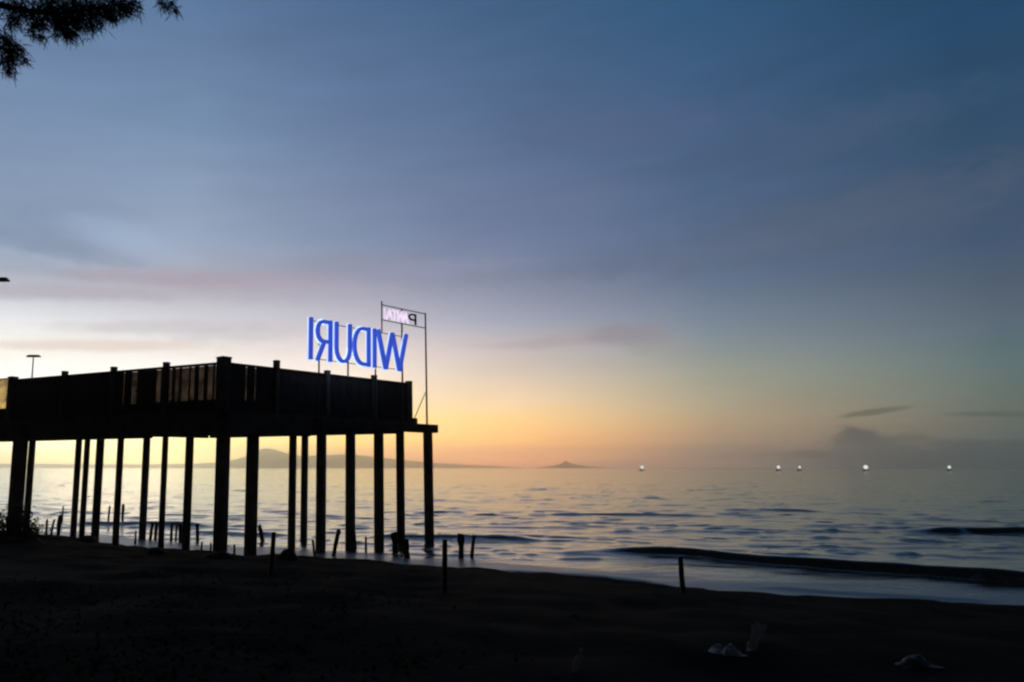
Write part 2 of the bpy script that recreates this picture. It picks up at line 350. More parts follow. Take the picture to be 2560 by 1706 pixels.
fx = n_.nodes.new('ShaderNodeMix'); fx.data_type = 'RGBA'; fx.inputs[6].default_value = p_.inputs['Base Color'].default_value; fx.inputs[7].default_value = (.60, .68, .70, 1)
n_.links.new(f2.outputs[0], fx.inputs[0]); n_.links.new(fx.outputs[2], p_.inputs['Base Color'])
fr = n_.nodes.new('ShaderNodeMapRange'); fr.inputs['To Min'].default_value = .13; fr.inputs['To Max'].default_value = .45
n_.links.new(f2.outputs[0], fr.inputs['Value']); n_.links.new(fr.outputs[0], p_.inputs['Roughness'])
so_ = grid_object('sea', Xg, Yg, Zg, sea)
foam = .85 * np.exp(-(np.maximum(ds, 0) / 5.5) ** 2) + vnoise(Xg + Yg * .4, Yg * 3, 5, 3) * .35 * np.exp(-(ds / 9) ** 2)
foam += .25 * np.exp(-((ds - 9) / 6) ** 2) * (vnoise(Xg, Yg * 3, 4, 8) + .3)
fa = so_.data.attributes.new('foam', 'FLOAT', 'POINT'); fa.data.foreach_set('value', np.clip(foam, 0, 1).astype(np.float32).ravel())

# ------------------------------------------------------------------ far hills
def hills(name, prof, D, depth):
    us_ = np.linspace(prof[0][0], prof[-1][0], 220); vs = np.interp(us_, [p[0] for p in prof], [p[1] for p in prof])
    ps = [atY(u, v, D) for u, v in zip(us_, vs)]
    px = np.array([p.x for p in ps]); pz = np.maximum(np.array([p.z for p in ps]), 1); pz = pz + vnoise(px, px * 0, 160, 2) * .05 * pz
    t = np.linspace(-1, 1, 25); Xh = np.repeat(px[None], 25, 0); Yh = D + t[:, None] * depth * (.3 + pz[None] / pz.max())
    Zh = pz[None] * np.maximum(1 - np.abs(t[:, None]) ** 1.2, 0) * (1 + .25 * vnoise(Xh, Yh, 300, 6) * np.minimum(np.abs(t[:, None]) * 4, 1)) - 1.5
    return grid_object(name, Xh, Yh, Zh, hillm)
hillm = mat('forested far hillside', (.06, .07, .05), .95, .3, .004)
hills('mountain', [(-500,1160),(-200,1159),(100,1160),(300,1161),(480,1160),(560,1155),(610,1143),(640,1128),(662,1121),(690,1125),(720,1134),(760,1141),(800,1138),(830,1138),(870,1135),(910,1139),(960,1145),(1020,1151),(1080,1157),(1150,1161),(1230,1165),(1300,1169.5)], 15800, 700)
hills('hill', [(1340,1169.6),(1380,1165),(1398,1161),(1408,1156),(1415,1151),(1419,1155),(1428,1158),(1450,1163),(1470,1166),(1520,1169.6)], 14000, 300)

# ------------------------------------------------------------------ haze
hz = MB().hull8([(-16500, -16500, -4), (16500, -16500, -4), (16500, 16500, -4), (-16500, 16500, -4), (-16500, -16500, 420), (16500, -16500, 420), (16500, 16500, 420), (-16500, 16500, 420)])
hm = bpy.data.materials.new('evening haze'); hm.use_nodes = True; n_ = hm.node_tree; n_.nodes.clear()
pv = n_.nodes.new('ShaderNodeVolumePrincipled'); pv.inputs['Density'].default_value = 1.05e-4; pv.inputs['Color'].default_value = (.975, .945, .905, 1); pv.inputs['Anisotropy'].default_value = .94
n_.links.new(pv.outputs[0], n_.nodes.new('ShaderNodeOutputMaterial').inputs['Volume'])
ho = hz.build('haze', hm); ho['kind'] = 'stuff'

# ------------------------------------------------------------------ terrace on stilts
D0 = 46.75
Cn = atY(560, 905, D0); zr = Cn.z
Ln = atZ(33, 949, zr); Rn = atZ(1022, 958, zr)
g2 = lambda p: Vector((p.x, p.y, 0))
Cn, Ln, Rn = g2(Cn), g2(Ln), g2(Rn); Q = Ln + Rn - Cn
ld, rd = (Ln - Cn).normalized(), (Rn - Cn).normalized()
E = Ln + ld * 13                                   # the terrace runs on out of view
zb = atY(640, 1088, D0 + 2).z; zfl = zr - 3.1; zm = on_wall(540, 999, Cn, Ln).z
ter = thing('pier_terrace', 'dark raised terrace on tall concrete pillars above the shoreline', 'terrace', tuple(g2((Cn + Q) / 2)))
def poly_prism(mb, pts, z0, z1):
    n = len(pts); return mb.add([(p.x, p.y, z0) for p in pts] + [(p.x, p.y, z1) for p in pts],
        [tuple(range(n))[::-1], tuple(range(n, 2 * n))] + [(i, (i + 1) % n, n + (i + 1) % n, n + i) for i in range(n)])
inn = (Q - Cn).normalized()
poly_prism(MB(), [p + o for p, o in ((Cn, inn * .3), (Rn, -rd * .1 + (Ln - Cn).normalized() * .2), (Q, -inn * .2), (Ln, Vector((.2, .1, 0))))], zb + .95, zfl).build('deck_slab', M['concrete'], ter)
def beam(a, b, z0, z1, t, ch0=0, ch1=0, side=0.0, name='edge_beam'):
    d = (b - a); ln = d.length; d.normalize(); n = Vector((d.y, -d.x, 0)); mb = MB()
    prof = [(0, z1), (0, z0 + ch0), (ch0, z0), (ln - ch1, z0), (ln, z0 + ch1), (ln, z1)]
    pr = []
    for q in prof:
        if not pr or (abs(q[0] - pr[-1][0]) + abs(q[1] - pr[-1][1])) > 1e-4: pr.append(q)
    k = len(pr); P = lambda s, z, o: a + d * s + n * (side + o) + Vector((0, 0, z))
    mb.add([P(s, z, -t / 2) for s, z in pr] + [P(s, z, t / 2) for s, z in pr],
           [tuple(range(k)), tuple(range(k, 2 * k))[::-1]] + [(i, (i + 1) % k, k + (i + 1) % k, k + i) for i in range(k)])
    return mb.build(name, M['concrete'], ter)
pL = lambda u, v=1090: g2(on_wall(u, v, Cn, Ln)); pR = lambda u, v=1090: g2(on_wall(u, v, Cn, Rn))
beam(pL(388), E, on_wall(290, 1098, Cn, Ln).z, zfl, .5, .45, 0, -.05)
beam(Cn, pL(388) - ld * .0, on_wall(470, 1091, Cn, Ln).z, zfl, .46)
beam(Cn + rd * .25, pR(783), on_wall(640, 1087, Cn, Rn).z, zfl, .46, 0, .45)
beam(pR(783) + rd * .004, Rn + rd * .25, on_wall(900, 1066, Cn, Rn).z, zfl - .003, .44)
beam(Ln + (Q - Ln) * .02, Q, zb + .55, zb + .94, .4, name='rear_beam'); beam(Q + (Rn - Q) * .02, Rn - (Rn - Q) * .03, zb + .56, zb + .945, .4, name='rear_beam')
for f in (.3, .62):
    beam(Cn + ld * 17.0 * f + rd * .5, Cn + ld * 17.0 * f + rd * ((Rn - Cn).length - .5), zb + .6, zb + .942, .35, name='cross_beam')
# walls of the parapet: solid lower wall, boards above, rail on top, posts that stick up
MB().wall(Cn + ld * .3, Ln, .18, zfl + .003, zm, 0).build('lower_wall', M['board'], ter)
MB().wall(Cn + rd * .3, Rn, .18, zfl + .003, zm, 0).build('lower_wall', M['board'], ter)
MB().wall(Cn + ld * .28, Ln - ld * .25, .20, zr - .16, zr).build('top_rail', M['board'], ter, bevel=.02)
MB().wall(Cn + rd * .28, Rn - rd * .2, .20, zr - .161, zr - .001).build('top_rail', M['board'], ter, bevel=.02)
def bays(P, d, ulist, gaps):
    for ua, ub in zip(ulist, ulist[1:]):
        mb = MB(); u = min(ua, ub); e = max(ua, ub); cuts = [u]
        while cuts[-1] < e:
            s = random.uniform(9, 13); cuts.append(min(e, cuts[-1] + s))
        edges = sorted(set([c for c in cuts if not any(a < c < b for a, b in gaps)] + [x for g in gaps for x in g if u < x < e]))
        for i, (x0, x1) in enumerate(zip(edges, edges[1:])):
            if any(a <= (x0 + x1) / 2 <= b for a, b in gaps): continue
            mb.wall(P(x0), P(x1), .03, zm + .003, zr - .163, (.008 if i % 2 else -.008))
        mb.build('board_panel', M['board'], ter)
    a, b = P(ulist[0]), P(ulist[-1]); nn = (Q - Cn).normalized() * .12
    MB().wall(a + nn + d * .5, b + nn - d * .5, .006, zm + .01, zr - .17).build('dimming_sheet', M['cloth'], ter)  # added sheet, only dims the bright sky seen between boards
UL, UR = [560, 415, 284, 162, 33], [560, 691, 818, 935, 1019]
bays(lambda u: pL(u, 960), ld, UL, [(309, 312), (330, 343), (391, 402), (419, 430), (438, 448), (454, 472), (476, 486), (497, 510), (519, 532), (536, 545)])
bays(lambda u: pR(u, 960), rd, UR, [(571, 576), (613, 617), (636, 640)])
def post(p, half, top, rot):
    mb = MB().box((p.x, p.y), half, half, zfl + .004, zr + top, rot); mb.box((p.x, p.y), half * 1.08, half * 1.08, zr + top, zr + top + .09, rot)
    return mb.build('railing_post', M['concrete'], ter)
aL, aR = math.atan2(ld.y, ld.x), math.atan2(rd.y, rd.x)
post(Cn, .34, .22, aR)
for u in UL[1:-1]: post(pL(u, 940), .17, .20, aL)
post(Ln, .26, .12, aL)
for u, t in zip(UR[1:-1], (.42, .14, .2)): post(pR(u, 940), .17, t, aR)
post(Rn, .2, .06, aR)
# open rear railing
for a, b in ((Ln, Q), (Q, Rn)):
    mb = MB()
    for z in (zfl + .9, zfl + 1.5): mb.wall(a, b, .07, z, z + .07)
    n = 6
    for i in range(n + 1):
        p = a + (b - a) * i / n; mb.box((p.x, p.y), .05, .05, zfl, zfl + 1.56, aR)
    mb.build('rear_railing', M['steel'], ter)
# lower wing that leaves the picture at the left
poly_prism(MB(), [Ln + ld * .3, E, E + (Q - Ln).normalized() * 7, Ln + (Q - Ln).normalized() * 7 + ld * .3], zb + .95, zfl - .25).build('side_deck', M['concrete'], ter)
za, zc = on_wall(10, 1022, Ln, E).z, on_wall(10, 949, Ln, E).z
MB().wall(Ln + ld * .32, E, .15, zfl - .2, za).build('lower_wall', M['board'], ter)
MB().wall(Ln + ld * .35, E, .02, za + .003, zc).build('awning_cloth', M['tan'], ter)
MB().wall(Ln + ld * .3, E, .10, zc + .003, zc + .08).build('top_rail', M['board'], ter)
# pillars
nrm = Vector((rd.y, -rd.x, 0))                     # from the right face towards the viewer
S0, S1 = Cn + nrm * 1.45, Rn + nrm * 1.45          # line of the sign ledge
PIL = [(45,45,27,53.5),(78,71,17,57),(194,190,12,57),(217,209,14,56),(249,243,15,55),(302,292,17,51.8),(366,359,13,59.5),(412,407,15,51.5),(474,468,16,49.8),(557,554,27,47.3),(632,628,24,48.6),(733,729,20,51.5),(763,759,13,59)]
def pillar(p, wid, top, k):
    r = wid / 2; z0 = float(land_z(p.x, p.y)) - .6; mb = MB()
    if k % 2 == 0 or wid > .6:
        mb.box((p.x, p.y), r, r, z0, top, aR if k % 3 else aL); o = mb.build('pillar', M['concrete'], ter, bevel=.03)
    else:
        mb.tube([(p.x, p.y, z0), (p.x, p.y, (z0 + top) / 2), (p.x, p.y, top)], [r * 1.03, r, r], 16); o = mb.build('pillar', M['concrete'], ter, True)
    return o
for k, (ut, ub, wpx, D) in enumerate(PIL):
    pillar(atY(ut * .55 + ub * .45, 1190, D), wpx * D / F * (.95 if wpx > 15 else 1.0), zb + (.952 if D > 53 else .5), k)
for k, (ut, wpx) in enumerate([(803, 20), (876, 19), (947, 19), (1001, 17), (1071, 18)]):
    p = on_wall(ut, 1190, S0, S1); pillar(p, wpx * p.y / F * .94, on_wall(1085, 1072, S0, S1).z, 2 * k)
for f, g_ in ((.45, .8), (.97, .8), (.97, 6.2)):
    pillar(Ln + ld * 13 * f + (Q - Ln).normalized() * g_, .5, zb + .952, 2)
lz0, lz1 = on_wall(1084, 1083, S0, S1).z, on_wall(1084, 1063, S0, S1).z
LA, LB = g2(on_wall(793, 1075, S0, S1)), g2(on_wall(1085, 1075, S0, S1))
MB().wall(LA, LB, .9, lz0, lz1).build('sign_ledge', M['concrete'], ter, bevel=.03)
st = g2(on_wall(1033, 1055, Cn, Rn))
MB().wall(Rn, Rn + rd * .55, .8, lz1 + .003, on_wall(1026, 1046, Cn, Rn).z, 0).build('step_block', M['concrete'], ter, bevel=.03)

# ------------------------------------------------------------------ letter sign
sign = thing('letter_sign', 'blue lit letter sign seen from behind, with a small pink row above it', 'sign', tuple((LA + LB) / 2 + Vector((0, 0, lz1))))
SP = lambda u, v: on_wall(u, v, S0, S1)
s_of = lambda p: (g2(p) - S0).dot(rd)
zt = (SP(776, 791).z + SP(1012, 838).z) / 2; zl = (SP(776, 899).z + SP(1012, 929).z) / 2
def arc(cx, cy, rx, ry, a0, a1, n=14): return [(cx + rx * math.cos(R(a0 + (a1 - a0) * i / n)), cy + ry * math.sin(R(a0 + (a1 - a0) * i / n))) for i in range(n + 1)]
GL = {   # as read from the front, unit box
 'I': [[(.5, 0), (.5, 1)]],
 'W': [[(.0, 1), (.26, 0)], [(.26, 0), (.5, .97)], [(.5, .97), (.74, 0)], [(.74, 0), (1, 1)]],
 'D': [[(.08, 0), (.08, 1)], [(.08, .95), (.45, .95)] + arc(.45, .5, .5, .45, 90, -90)[1:-1] + [(.45, .05), (.08, .05)]],
 'U': [[(.08, 1), (.08, .38)] + arc(.5, .38, .42, .33, 180, 360)[1:-1] + [(.92, .38), (.92, 1)]],
 'R': [[(.08, 0), (.08, 1)], [(.08, .95), (.55, .95)] + arc(.55, .71, .38, .24, 90, -90)[1:-1] + [(.55, .47), (.08, .47)], [(.48, .47), (.93, 0)]],
 'P': [[(.1, 0), (.1, 1)], [(.1, .93), (.55, .93)] + arc(.55, .68, .38, .25, 90, -90)[1:-1] + [(.55, .43), (.1, .43)]],
 'A': [[(0, 0), (.5, 1)], [(.5, 1), (1, 0)], [(.2, .33), (.8, .33)]],
 'N': [[(.08, 0), (.08, 1)], [(.08, 1), (.92, 0)], [(.92, 0), (.92, 1)]],
 'T': [[(.5, 0), (.5, .95)], [(0, .94), (1, .94)]],
}
def letter(ch, sl, sr, z0, z1, wd, dep, m, off=0.0, face=0.0):
    mb = MB(); sw, h = sr - sl, z1 - z0
    for j, pl in enumerate(GL[ch]):
        q = [Vector((sr - x * sw, z0 + y * h)) for x, y in pl]          # mirrored: its front faces away
        Lp, Rp = [], []
        for i, p in enumerate(q):
            d = (q[min(i + 1, len(q) - 1)] - q[max(i - 1, 0)]).normalized(); nn = Vector((-d.y, d.x)) * wd / 2
            Lp.append(p + nn); Rp.append(p - nn)
        e = j * .004
        P3 = lambda p, o: S0 + rd * p.x + nrm * (off + o) + Vector((0, 0, p.y))
        for i in range(len(q) - 1):
            a = [Lp[i], Lp[i + 1], Rp[i + 1], Rp[i]]
            mb.hull8([P3(p, -dep / 2 - e) for p in a] + [P3(p, dep / 2 + e) for p in a])
    o = mb.build('letter', m, sign)
    if face:  # added glowing plate, its rim stands in for glare round the letter
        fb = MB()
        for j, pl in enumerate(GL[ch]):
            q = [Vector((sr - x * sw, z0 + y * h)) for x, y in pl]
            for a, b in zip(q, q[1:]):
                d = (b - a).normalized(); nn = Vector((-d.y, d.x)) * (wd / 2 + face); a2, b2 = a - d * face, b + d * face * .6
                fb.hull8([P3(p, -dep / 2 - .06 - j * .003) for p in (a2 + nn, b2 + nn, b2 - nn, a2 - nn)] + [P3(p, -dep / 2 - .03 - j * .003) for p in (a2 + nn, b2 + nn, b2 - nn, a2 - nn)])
        fo = fb.build('glare_rim', M['glow']); fo.parent = o
    return o
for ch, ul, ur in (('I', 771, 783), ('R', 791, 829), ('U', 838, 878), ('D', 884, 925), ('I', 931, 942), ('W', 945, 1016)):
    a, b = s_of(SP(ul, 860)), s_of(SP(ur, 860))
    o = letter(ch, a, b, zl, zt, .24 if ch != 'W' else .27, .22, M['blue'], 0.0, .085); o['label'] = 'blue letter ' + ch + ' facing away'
z2t = (SP(962, 772).z + SP(1040, 786).z) / 2; z2l = (SP(962, 800).z + SP(1040, 812).z) / 2
for ch, ul, ur in (('I', 958, 965), ('A', 966, 981), ('T', 980, 993), ('N', 994, 1006), ('A', 1007, 1020), ('P', 1021, 1040)):
    a, b = s_of(SP(ul, 790)), s_of(SP(ur, 790))
    letter(ch, a, b, z2l, z2t, .12, .12, M['unlit'] if ch == 'P' else M['pink'], .02)
def pole(u, v0, v1, w=.07, off=.2):
    a = SP(u, v0); b = SP(u, v1); p = S0 + rd * s_of(a) + nrm * -off
    z0 = lz1 if v1 is None else b.z
    MB().tube([(p.x, p.y, z0), (p.x, p.y, a.z)], [w / 2, w / 2], 8).build('pole', M['steel'], sign)
for u in (803, 875, 943): 
    a = SP(u, 820); p = S0 + rd * s_of(a) - nrm * .2
    MB().tube([(p.x, p.y, lz1 - .02), (p.x, p.y, zt - .1)], [.06, .06], 8).build('pole', M['steel'], sign)
for u, v in ((1009, 772), (1068, 782)):
    a = SP(u, v); p = S0 + rd * s_of(a) - nrm * .2
    MB().tube([(p.x, p.y, lz1 - .02), (p.x, p.y, a.z)], [.075, .06], 8).build('pole', M['steel'], sign)
a = SP(959, 752); p = S0 + rd * s_of(a) - nrm * .2
MB().tube([(p.x, p.y, zt - .2), (p.x, p.y, a.z)], [.05, .05], 8).build('pole', M['steel'], sign)
def rail(u0, v0, u1, v1, r=.04):
    z = (SP(u0, v0).z + SP(u1, v1).z) / 2
    a, b = S0 + rd * s_of(SP(u0, v0)) - nrm * .2, S0 + rd * s_of(SP(u1, v1)) - nrm * .2
    MB().tube([(a.x, a.y, z), (b.x, b.y, z)], [r, r], 6).build('rail', M['steel'], sign)
rail(958, 763, 1069, 783); rail(958, 803, 1069, 816); rail(773, 797, 1010, 843, .03); rail(773, 893, 1010, 926, .03)
a, b = SP(1068, 982), SP(1035, 1062)
MB().tube([S0 + rd * s_of(a) - nrm * .2 + Vector((0, 0, a.z)), S0 + rd * s_of(b) - nrm * .2 + Vector((0, 0, lz1))], [.035, .035], 6).build('brace', M['steel'], sign)

# ------------------------------------------------------------------ lamps
def lamp_post(name, label, base, top, head, arm, m=M['steel']):
    t = thing(name, label, 'lamp', tuple(base), None)
    MB().tube([tuple(base), (base.x, base.y, top)], [.07, .045], 10).build('pole', m, t, True)
    hx, hl = head; mb = MB()
    if abs(hx) > .3:
        MB().tube([(base.x, base.y, top - .15), (base.x + hx * .6, base.y, top + .05), (base.x + hx, base.y, top + .05)], [.04, .035, .03], 8).build('arm', m, t, True)
    mb.box((base.x + hx, base.y), hl / 2, .16, top + .0, top + .10); mb.box((base.x + hx, base.y), hl / 2 * .8, .12, top + .10, top + .17)
    mb.build('lamp_head', m, t, bevel=.02); return t
p = atY(84, 890, 57); lamp_post('floodlight_post', 'thin pole with a flat lamp head rising behind the terrace parapet', Vector((p.x, p.y, zfl)), p.z - .1, (0, 1.05), 0)
p = atY(8, 701, 34); b = Vector((p.x - 2.2, 34, 0)); b.z = float(land_z(b.x, b.y)); lamp_post('street_lamp', 'lamp head on an arm reaching in from the left edge of the sky', b, p.z - .05, (2.15, .6), 1)

# ------------------------------------------------------------------ posts and stakes
def stake(name, label, u, vt, vb, wpx, cat, g=None, lean=.0):
    p = ground_hit(u, vb); D = p.y; zt_ = atY(u, vt, D).z; r = wpx * D / F / 2; z0 = p.z - .4
    mb = MB(); n = 6
    mb.tube([(p.x + lean * (i / n) + random.uniform(-.01, .01), p.y, z0 + (zt_ - z0) * i / n) for i in range(n + 1)], [r * (1.05 - .12 * i / n) * random.uniform(.95, 1.05) for i in range(n + 1)], 10)
    return tag(mb.build(name, M['post'], None, True), label, cat, g)
PG = 'slender posts standing on the dark beach'
stake('wooden_post', 'dark post standing at the water edge in front of the breaking wave', 1707, 1393, 1482, 12, 'post', PG)
stake('wooden_post', 'dark post on the beach just right of the last terrace pillar', 1111, 1350, 1480, 13, 'post', PG, .03)
stake('wooden_post', 'dark post on the beach in the gap right of the stout pillar', 675, 1331, 1440, 12, 'post', PG, .10)
BG_ = 'broken old pile stumps in the shallows under the terrace'
def stump(label, u, vt, vb, wpx, lean=0.0, sq=False):
    p = atZ(u, vb, 0); D = p.y; t_ = atY(u, vt, D); r = wpx * D / F / 2; z1 = t_.z; n = 10 if not sq else 4; lev = 7; vs, fs = [], []
    for i in range(lev):
        k = i / (lev - 1); z = -.9 + (z1 + .9) * k; c = p.x + lean * (k - .35) * (z1 + .9); w_ = r * random.uniform(.86, 1.12) * (1.22 if i >= lev - 2 and wpx > 12 else 1)
        for a in range(n):
            th = 2 * math.pi * a / n + .4; rr = w_ * random.uniform(.88, 1.1)
            vs.append((c + rr * math.cos(th), D + rr * math.sin(th), z + (random.uniform(-.22, .10) if i == lev - 1 else 0)))
    for i in range(lev - 1):
        for a in range(n): fs.append((i * n + a, i * n + (a + 1) % n, (i + 1) * n + (a + 1) % n, (i + 1) * n + a))
    fs.append(tuple((lev - 1) * n + a for a in range(n)))
    tag(MB().add(vs, fs).build('pile_stump', M['post']), label, 'stump', BG_)
stump('thick stump touching the left of the second last front pillar', 988, 1330, 1381, 14, -.05)
stump('thin pole stump in the gap between two front pillars below the letter D', 915, 1341, 1380, 6)
stump('stump peeking out right of the front pillar below the letter U', 888, 1331, 1371, 10, -.08)
stump('stump leaning to the left, right of the stout pillar', 658, 1313, 1355, 10, -.22)
stump('stump just left of the corner pillar, alone in its gap', 494, 1309, 1351, 9, -.05)
stump('left stump of a close row of three under the left terrace face', 428, 1306, 1349, 7)
stump('middle and thinnest stump of a close row of three under the left terrace face', 439, 1307, 1346, 5, .05)
stump('right and thickest stump of a close row of three under the left terrace face', 451, 1308, 1354, 9, -.04)
stump('stump just left of a thin pillar in the middle of the left face', 388, 1305, 1347, 9, .04)
stump('thick stump beside the foot of a slim pillar in the middle', 375, 1306, 1350, 8, .1)
stump('tallest stump in the widest gap at left, tapering upwards', 145, 1288, 1345, 10, .03)
stump('pair member at left in the widest gap, a thin stump', 115, 1299, 1342, 6)
stump('pair member at right in the widest gap, a thin leaning stump', 126, 1297, 1343, 6, .14)
stump('thin far pole stump out in the bright water of the widest gap', 156, 1264, 1298, 4)
stump('thin far pole stump between two left hand pillars', 270, 1266, 1308, 5, .05)
stump('stump showing at the right side of a left hand pillar, high in the water', 306, 1262, 1304, 7)
stump('low stump left of the wide rock at the left pillars', 338, 1330, 1360, 5)
stump('thick upright stump with a wider top, right of the last terrace pillar', 1153, 1336, 1394, 14)
stump('slim stump leaning right, farthest right of all the stumps', 1178, 1338, 1391, 9, .16)
stump('thick stump standing right of the second last front pillar', 1019, 1351, 1394, 14, -.12)
stump('stump leaning right in the gap between two front pillars under the letter U', 834, 1324, 1388, 11, .2)
stump('short stump in the gap left of the front pillar below the letter R', 787, 1352, 1392, 6, -.1)
SG_ = 'short stakes at the shoreline'
stake('wooden_stake', 'short stake in the shallows left of the corner pillar, leftmost of three', 503, 1355, 1378, 5, 'stake', SG_, .03)
stake('wooden_stake', 'short stake close to the left side of the corner pillar', 527, 1357, 1383, 5, 'stake', SG_, -.02)
stake('wooden_stake', 'short stake in the shallows just right of the corner pillar', 585, 1362, 1386, 6, 'stake', SG_, .02)

# ------------------------------------------------------------------ rocks at the pillar feet
def rock(u, v, wpx, hpx, label, seed):
    p = ground_hit(u, v); r = wpx * p.y / F / 2; h = hpx * p.y / F
    bm = bmesh.new(); bmesh.ops.create_icosphere(bm, subdivisions=3, radius=1)
    for q in bm.verts:
        n = vnoise(q.co.x * 2 + seed, q.co.y * 2 + q.co.z * 1.7, 1.0, seed); q.co *= 1 + .5 * float(n)
        q.co = Vector((p.x + q.co.x * r, p.y + q.co.y * r * .8, p.z - h * .25 + max(q.co.z, -.4) * h * 1.15))
    me = bpy.data.meshes.new('rock'); bm.to_mesh(me); bm.free(); me.materials.append(M['rock'])
    o = bpy.data.objects.new('rock', me); C.objects.link(o); tag(o, label, 'rock', 'rocks at the foot of the pillars')
rock(716, 1400, 46, 26, 'dark rock heaped against the foot of a front right pillar', 3)
rock(214, 1352, 60, 12, 'low wide rock at the foot of the close pillar pair at left', 5)
rock(392, 1380, 40, 14, 'low dark rock at the shoreline under the left terrace face', 8)
rock(548, 1392, 56, 14, 'dark rock spread round the foot of the thick corner pillar', 11)

# ------------------------------------------------------------------ shrub at the left pillar feet
def leaves(mb, c, rad, n, size, flat=1.0):
    for _ in range(n):
        d = Vector((random.gauss(0, 1), random.gauss(0, 1), random.gauss(0, 1) * flat)); p = Vector(c) + d * rad * .5
        a = Vector((random.gauss(0, 1), random.gauss(0, 1), random.gauss(0, 1))).normalized(); b = a.cross(Vector((random.gauss(0, 1), random.gauss(0, 1), random.gauss(0, 1)))).normalized()
        s = size * random.uniform(.5, 1.3); mb.add([p - a * s, p + b * s * .35, p + a * s, p - b * s * .35], [(0, 1, 2, 3)])
p = ground_hit(22, 1352); sh = thing('shrub', 'dark leafy shrub round the foot of the leftmost pillar', 'shrub', tuple(p))
mb = MB()
for _ in range(26):
    x = random.uniform(-1.6, 1.2); leaves(mb, (p.x + x, p.y + random.uniform(-.5, .5), p.z + random.uniform(.1, 1.9) * (1 - abs(x) / 2.2)), .55, 130, .11)
mb.build('foliage', M['leaf'], sh)
mb = MB()
for _ in range(7): mb.tube([(p.x, p.y, p.z - .2), (p.x + random.uniform(-.8, .8), p.y + random.uniform(-.3, .3), p.z + 1.1)], [.04, .015], 6)
mb.build('stem', M['bark'], sh)

mb = MB()
for _ in range(240):
    u, v = random.uniform(-150, 1250), random.uniform(1440, 1760); q = ground_hit(u, v)
    if random.random() < .35 + .5 * (u / 1250): continue
    for _ in range(random.randint(12, 40)):
        x, y = q.x + random.gauss(0, .45), q.y + random.gauss(0, .45); z = float(land_z(x, y)) + random.uniform(.01, .16)
        a = Vector((random.gauss(0, 1), random.gauss(0, 1), random.gauss(0, .5))).normalized() * random.uniform(.03, .07); b = a.cross(Vector((random.gauss(0, .4), random.gauss(0, .4), 1))).normalized() * a.length * .6
        c = Vector((x, y, z)); mb.add([c - a, c + b, c + a, c - b], [(0, 1, 2, 3)])
o = mb.build('beach_creeper', M['creeper']); o['kind'] = 'stuff'; o['label'] = 'dark green creeper leaves spread over the near beach'; o['category'] = 'ground cover'
# ------------------------------------------------------------------ tree whose branch tips hang into the top left corner
TY = 9.0
tb = Vector((-8.2, 9.4, 0)); tb.z = float(land_z(tb.x, tb.y)) - .2
tree = thing('casuarina_tree', 'dark feathery tree whose drooping branch tips hang into the top left corner', 'tree', tuple(tb))
mb = MB(); mb.tube([tb, tb + Vector((.1, 0, 2)), tb + Vector((.3, .1, 5)), tb + Vector((.2, -.1, 8.5)), tb + Vector((.5, 0, 12))], [.30, .24, .19, .13, .04], 12)
tips = [(40,22,60),(110,18,70),(155,40,66),(190,22,70),(215,50,44),(178,82,30),(150,62,44),(235,20,50),(272,24,40),(300,8,48),(330,14,30),(312,26,22),(90,52,36),(82,80,20),(100,90,16),(30,52,26),(14,112,34),(36,132,34),(18,150,32),(8,92,30),(44,112,16),(20,176,18),(60,150,14),(404,4,14),(412,14,12),(428,8,12),(440,24,10),(250,56,16),(275,42,18)]
fol = MB(); hub = tb + Vector((.25, 0, 7.2))
def spray(p, r, n):
    # drooping bunches of thin needles, each a narrow blade
    for _ in range(n):
        d = Vector((random.gauss(0, .55), random.gauss(0, .7), random.gauss(0, .5))) * r; q = p + d
        ax = Vector((random.gauss(.3, .6), random.gauss(0, .5), random.gauss(-.7, .45))).normalized(); ln = random.uniform(.07, .17)
        sd_ = ax.cross(Vector((random.gauss(0, 1), random.gauss(0, 1), random.gauss(0, 1)))).normalized() * random.uniform(.004, .009)
        fol.add([q - sd_, q + sd_, q + ax * ln + sd_ * .3, q + ax * ln - sd_ * .3], [(0, 1, 2, 3)])
b1 = [atY(-260, -60, TY), atY(-60, 0, TY), atY(60, 26, TY), atY(160, 34, TY), atY(260, 18, TY), atY(330, 8, TY)]
mb.tube([hub + Vector((0, 0, -.6))] + b1, [.12, .09, .06, .035, .022, .014, .007], 8)
b2 = [atY(-180, 40, TY), atY(-40, 90, TY), atY(20, 130, TY), atY(26, 170, TY)]
mb.tube([hub + Vector((0, 0, -1.0))] + b2, [.09, .06, .03, .016, .006], 8)
b3 = [atY(-100, -260, TY), atY(200, -160, TY), atY(380, -60, TY), atY(425, 16, TY)]
mb.tube([hub + Vector((0, 0, .6))] + b3, [.10, .07, .04, .02, .006], 8)
for u, v, r in tips:
    p = atY(u, v, TY + random.uniform(-.25, .25)); rm = r * TY / F; spray(p, rm * .62, int(12 + r * r * .14))
for pl in (b1[1:], b2[1:], b3[1:]):
    for a, b in zip(pl, pl[1:]):
        for _ in range(10): spray(a.lerp(b, random.random()), .09, 10)
for k in range(14):
    th = k * 2.4; z = 5.8 + k * .42; rr_ = (2.4 - k * .12) * (.75 if math.cos(th) > .3 else 1); e = tb + Vector((math.cos(th) * rr_, math.sin(th) * rr_, z + .5))
    a0 = tb + Vector((.2, 0, z)); a1 = a0.lerp(e, .5) + Vector((0, 0, .25)); mb.tube([a0, a1, e], [.07, .04, .012], 6)
    for q in (a0.lerp(a1, .7), a1, a1.lerp(e, .35), a1.lerp(e, .7), e): spray(q + Vector((random.gauss(0, .12), random.gauss(0, .12), .05)), .36, 300)
